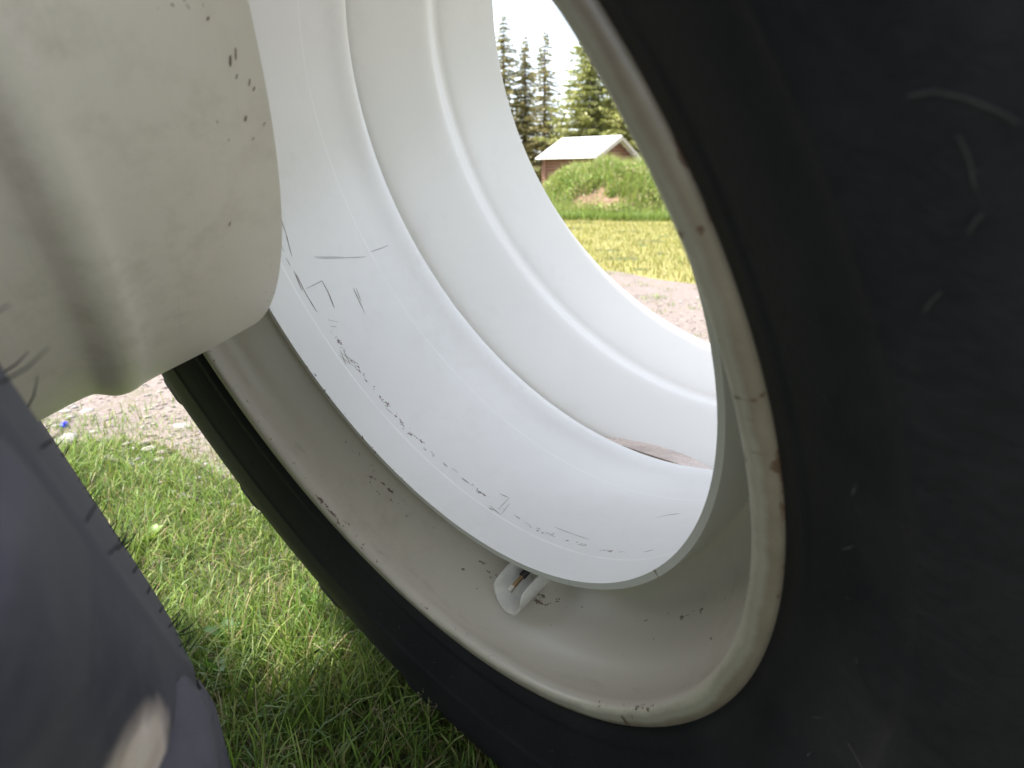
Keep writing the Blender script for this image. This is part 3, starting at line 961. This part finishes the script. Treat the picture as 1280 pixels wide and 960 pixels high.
def dense(pl, m_=5):
    o = []
    for a, b in zip(pl, pl[1:]):
        o += [tuple(u + (v - u) * k / m_ for u, v in zip(a, b)) for k in range(m_)]
    return o + [pl[-1]]
# pale scuffs on the dark sidewall
M_rustchip = plain('rusty_chip', (.15, .065, .04), .85)
M_tscuff = plain('pale_tyre_scuff', (.026, .025, .026), .9)
for pl in ([(2.8366, .7185), (2.8391, .7276), (2.8466, .736), (2.8553, .7426), (2.8644, .7487)], [(2.8607, .7302), (2.8746, .7311), (2.8881, .7301)],
           [(2.9089, .7235), (2.9035, .7272), (2.8992, .7309)], [(2.9516, .6999), (2.9438, .7046), (2.9391, .7091)], 
           [(-2.8183, .6556), (-2.8104, .6649), (-2.8044, .6714)], [(2.8549, .5832), (2.8607, .5909)]):
    q = dense(pl)
    strip('scuff', [on_wheel(side_s(r) - .0016, r, th) for th, r in q], [Vector((-1, 0, 0))] * len(q), rnd.uniform(.0007, .0018), M_tscuff, A_ty)
# chips along the free edge of the other wheel's extension ring
def ext_r(s): return .5582 + (.817 - s) * .044
for s, a, b in ((.795, -2.6535, -2.6395), (.797, -2.6285, -2.622), (.8055, -2.6164, -2.6076), (.808, -2.6044, -2.5991), (.797, -2.5701, -2.5626), (.769, -2.4096, -2.401), (.787, -2.7032, -2.6994),
                (.811, -2.55, -2.546), (.800, -2.535, -2.531), (.8, -2.66, -2.645)):
    q = dense([(a, s), (b, s - .002)])
    strip('scratch', [on_wheel(s_, ext_r(s_) + .0007, th) for th, s_ in q], [Vector((0, math.cos(th), math.sin(th))) for th, s_ in q], rnd.uniform(.0008, .0018), M_rustchip, B_ext)
for pl in SCRATCHES: ribbon('scratch', pl, rnd.uniform(.0006, .0012), M_scr)
for pl in SCUFFS: ribbon('scuff', pl, .0016, M_scuff)
# --- thin rubber hairs left by the mould vents
def hair_mesh(L):
    V, F = tube([(0, 0, -.002), (.05 * L, 0, L * .5), (.22 * L, 0, L)], [.0006, .00048, .00022], 5)
    return pydata('rubber_hair', V, F)
hairs = [hair_mesh(L) for L in (.008, .013, .018, .022)]
M_hair = plain('hair_rubber', (.009, .009, .010), .8)
def put_hair(par, far, r, th, k, tilt=.5):
    s = side_s(r)
    ds = (side_s(r + .01) - side_s(r - .01)) / .02
    nrm = Vector((-1, 0, 0)) + Vector((0, math.cos(th), math.sin(th))) * ds
    if far:
        s = SYM - s; nrm.x = 1
    nrm = (nrm.normalized() + Vector((0, rnd.uniform(-tilt, tilt), rnd.uniform(-tilt, tilt) + .3))).normalized()
    o = mesh_obj('rubber_hair', hairs[k], M_hair, par, on_wheel(s, r, th))
    o.rotation_mode = 'QUATERNION'
    o.rotation_quaternion = nrm.to_track_quat('Z', 'X')
for k in range(46):
    put_hair(B_ty, True, .80 + rnd.uniform(-.012, .012), math.radians(-172 + k * 2.6), rnd.choice((1, 2, 3)))
for k in range(34):
    put_hair(B_ty, True, .70 + rnd.uniform(-.01, .01), math.radians(-172 + k * 3.4), rnd.choice((1, 2, 3)))
for k in range(40):
    put_hair(A_ty, False, .64 + rnd.uniform(-.006, .006), math.radians(-190 + k * 4.2), 0, .9)

# --- muddy rainwater caught behind the lip of the mounting ring
def puddle():
    zw = HC - .4597
    ri, sf = .5405, .4435
    zg = (zw - AC.z - sf * AN.z) / AG.z
    hm = math.sqrt(ri * ri - zg * zg)
    K = 60
    fr, bk = [], []
    for k in range(K + 1):
        h_ = -hm + 2 * hm * k / K
        fr.append(AC + AN * sf + AH * h_ + AG * zg)
        q = -math.sqrt(max(ri * ri - h_ * h_, 0))
        s = (zw - AC.z - q * AG.z) / AN.z
        bk.append(AC + AN * max(s, sf + .0005) + AH * h_ + AG * q)
    V = [p[:] for p in fr] + [p[:] for p in bk]
    c = len(V)
    V += [(p[0], p[1], p[2] - .003) for p in V]
    F = []
    for k in range(K):
        a, b, d, e = k, k + 1, K + 2 + k, K + 1 + k
        F += [(a, b, d, e), (e + c, d + c, b + c, a + c), (a, a + c, b + c, b), (e, d, d + c, e + c)]
    F += [(0, K + 1, K + 1 + c, c), (K, K + c, 2 * K + 1 + c, 2 * K + 1)]
    me = pydata('muddy_puddle', V, F, False)
    bm = bmesh.new(); bm.from_mesh(me); bmesh.ops.recalc_face_normals(bm, faces=bm.faces); bm.to_mesh(me); bm.free()
    m = NT('muddy_water')
    co = m.coord('Object')
    f = m.ramp(m.noise(co, 22, 6, .65), .35, .62)
    m.base(m.mix(f, (.50, .38, .31), (.34, .27, .22))); m.rough(m.ramp(f, 0, 1, .12, .5))
    m.bump(m.noise(co, 40, 4), .15, .003)
    return mesh_obj('muddy_puddle', me, m.mat)
tag(puddle(), 'shallow muddy rainwater lying inside the white rim', 'puddle')

# ================================================================== SMALL THINGS ON THE GROUND
def gz(x, y): return float(hgt(x, y))
# blue plastic cap at the edge of the gravel
def lathe_z(name, prof, seg=24):
    V, F = [], []
    m = len(prof)
    for k in range(seg):
        a = 2 * PI * k / seg
        for r, z in prof: V.append((r * math.cos(a), r * math.sin(a), z))
    for k in range(seg):
        k2 = (k + 1) % seg
        for j in range(m - 1): F.append((k * m + j, k2 * m + j, k2 * m + j + 1, k * m + j + 1))
    F.append(tuple(k * m + m - 1 for k in range(seg)))
    me = pydata(name, V, F); me.set_sharp_from_angle(angle=.6)
    return me
mb = NT('blue_plastic'); mb.base((.002, .008, .70)); mb.rough(.4)
capx, capy = -1.925, 3.17
cap = mesh_obj('plastic_cap', lathe_z('plastic_cap', [(.019, 0), (.022, .001), (.022, .020), (.020, .026), (.012, .030), (.011, .040), (.009, .043), (.0005, .043)]), mb.mat, None, (capx, capy, gz(capx, capy) + .006), (.25, .5, 0))
cap.scale = (.75, .75, .75)
tag(cap, 'small bright blue plastic cap at the edge of the gravel', 'cap')
# long pale stone lying below it, beside the tyre
V, F, Cc = rocks(np.zeros((1, 3)), np.array([1.]), np.array([.5]), np.array([[.38, .36, .35]]))
ps = mesh_obj('pale_stone', fast_mesh('pale_stone', V, F, Cc, True), M_stone, None, (-1.80, 2.97, gz(-1.8, 2.97) + .012), (0, 0, -1.2))
ps.scale = (.085, .05, .05)
tag(ps, 'long pale stone in the grass below the blue cap', 'stone')

# broad-leaved weeds in the lawn
def leaf_mesh(L, W):
    V, F = [], []
    K = 7
    for k in range(K):
        t_ = k / (K - 1)
        w = W * (math.sin(PI * min(1, t_ * .92 + .08)) ** .7) * .5 + .0008
        zz = L * (.35 * math.sin(t_ * 1.9) - .12 * t_ * t_)
        for q in (-1, 0, 1): V.append((L * t_, q * w, zz + (abs(q) * .12 * W)))
    for k in range(K - 1):
        for q in range(2):
            a = k * 3 + q
            F.append((a, a + 1, a + 4, a + 3))
    return pydata('leaf', V, F)
def weed_mat(name, c):
    m = NT(name)
    co = m.coord('Object')
    m.base(m.mix(m.ramp(m.noise(co, 50, 4), .35, .7), tuple(v * .75 for v in c), c)); m.rough(.45)
    tr = m.n('ShaderNodeBsdfTranslucent'); tr.inputs['Color'].default_value = (c[0] * 1.6, c[1] * 1.5, c[2], 1)
    mx = m.n('ShaderNodeMixShader'); mx.inputs[0].default_value = .3
    m.l(m.bsdf.outputs[0], mx.inputs[1]); m.l(tr.outputs[0], mx.inputs[2]); m.l(mx.outputs[0], m.out.inputs['Surface'])
    return m.mat
M_weed = [weed_mat('weed_green', (.13, .24, .04)), weed_mat('weed_dark', (.08, .17, .035)), weed_mat('weed_pale', (.2, .3, .07))]
def weed(x, y, L, W, k, mat, label, up=.35):
    e = empty('broadleaf_weed', loc=(x, y, gz(x, y) + .008))
    tag(e, label, 'weed', 'broad-leaved weeds in the lawn')
    me = leaf_mesh(L, W)
    a0 = rnd.uniform(0, 6)
    for i in range(k):
        o = mesh_obj('leaf', me, mat, e, (0, 0, .004 * i), (0, -up - rnd.uniform(-.1, .45), a0 + 2 * PI * i / k + rnd.uniform(-.3, .3)))
        q = rnd.uniform(.75, 1.15); o.scale = (q, q, q)
weed(-.475, 1.63, .062, .034, 5, M_weed[0], 'upright bright broad-leaved weed nearest the bottom of the rim tyre', .75)
weed(-.435, 1.47, .045, .036, 4, M_weed[2], 'low pale round-leaved weed in the shaded grass', .3)
weed(-.63, 1.50, .05, .03, 6, M_weed[1], 'low dark rosette weed in the shaded grass', .35)
weed(-.60, 1.36, .055, .024, 6, M_weed[1], 'narrow-leaved dark rosette weed deep in the tyre shade', .45)
weed(-1.02, 2.02, .042, .026, 6, M_weed[2], 'broad pale weed in the sunlit lawn', .4)
weed(-.62, 2.06, .05, .03, 5, M_weed[0], 'small bright weed in the sunlit lawn by the far tyre edge', .5)

# flowering grass stalks standing against the tyre
M_stalk = weed_mat('grass_stalk', (.22, .24, .09))
M_seed = weed_mat('grass_seed', (.30, .26, .15))
def stalk(x, y, h, lean, label, dense):
    e = empty('grass_stalk', loc=(x, y, gz(x, y)))
    tag(e, label, 'grass stalk', 'flowering grass stalks by the tyre')
    p = [(lean[0] * t_ * t_, lean[1] * t_ * t_, h * t_) for t_ in (0, .35, .7, 1)]
    V, F = tube(p, [.0011, .001, .0008, .0004], 5)
    mesh_obj('stem', pydata('stem', V, F), M_stalk, e)
    SV, SF = [], []
    for k in range(dense):
        t_ = .62 + .38 * k / dense
        c = Vector((lean[0] * t_ * t_, lean[1] * t_ * t_, h * t_))
        a = rnd.uniform(0, 6.28)
        L = .026 * (1.15 - (t_ - .62) / .38)
        q = c + Vector((math.cos(a) * L, math.sin(a) * L, L * .7))
        v, f = tube([c[:], q[:]], [.0003, .0002], 3, False)
        o_ = len(SV); SV += v; SF += [tuple(i + o_ for i in ff) for ff in f]
        for j in range(3):
            b = q + Vector((rnd.uniform(-.004, .004), rnd.uniform(-.004, .004), rnd.uniform(-.006, .004)))
            v, f = tube([b[:], (b + Vector((.0006, 0, .002)))[:], (b + Vector((.001, .0004, .0045)))[:]], [.0002, .0010, .0002], 4)
            o_ = len(SV); SV += v; SF += [tuple(i + o_ for i in ff) for ff in f]
    mesh_obj('seed_head', pydata('seed_head', SV, SF), M_seed, e)
stalk(-.30, 1.34, .255, (.03, .02), 'tall open-headed grass stalk against the dark tyre', 14)
stalk(-.145, 1.16, .17, (.0, .01), 'short bushy-headed grass stalk at the foot of the tyre', 22)
stalk(-.20, 1.12, .15, (-.03, .0), 'short leaning grass stalk among the shaded blades', 16)
stalk(-.075, 1.13, .14, (.002, .0), 'short straight grass stalk with a tight head', 8)
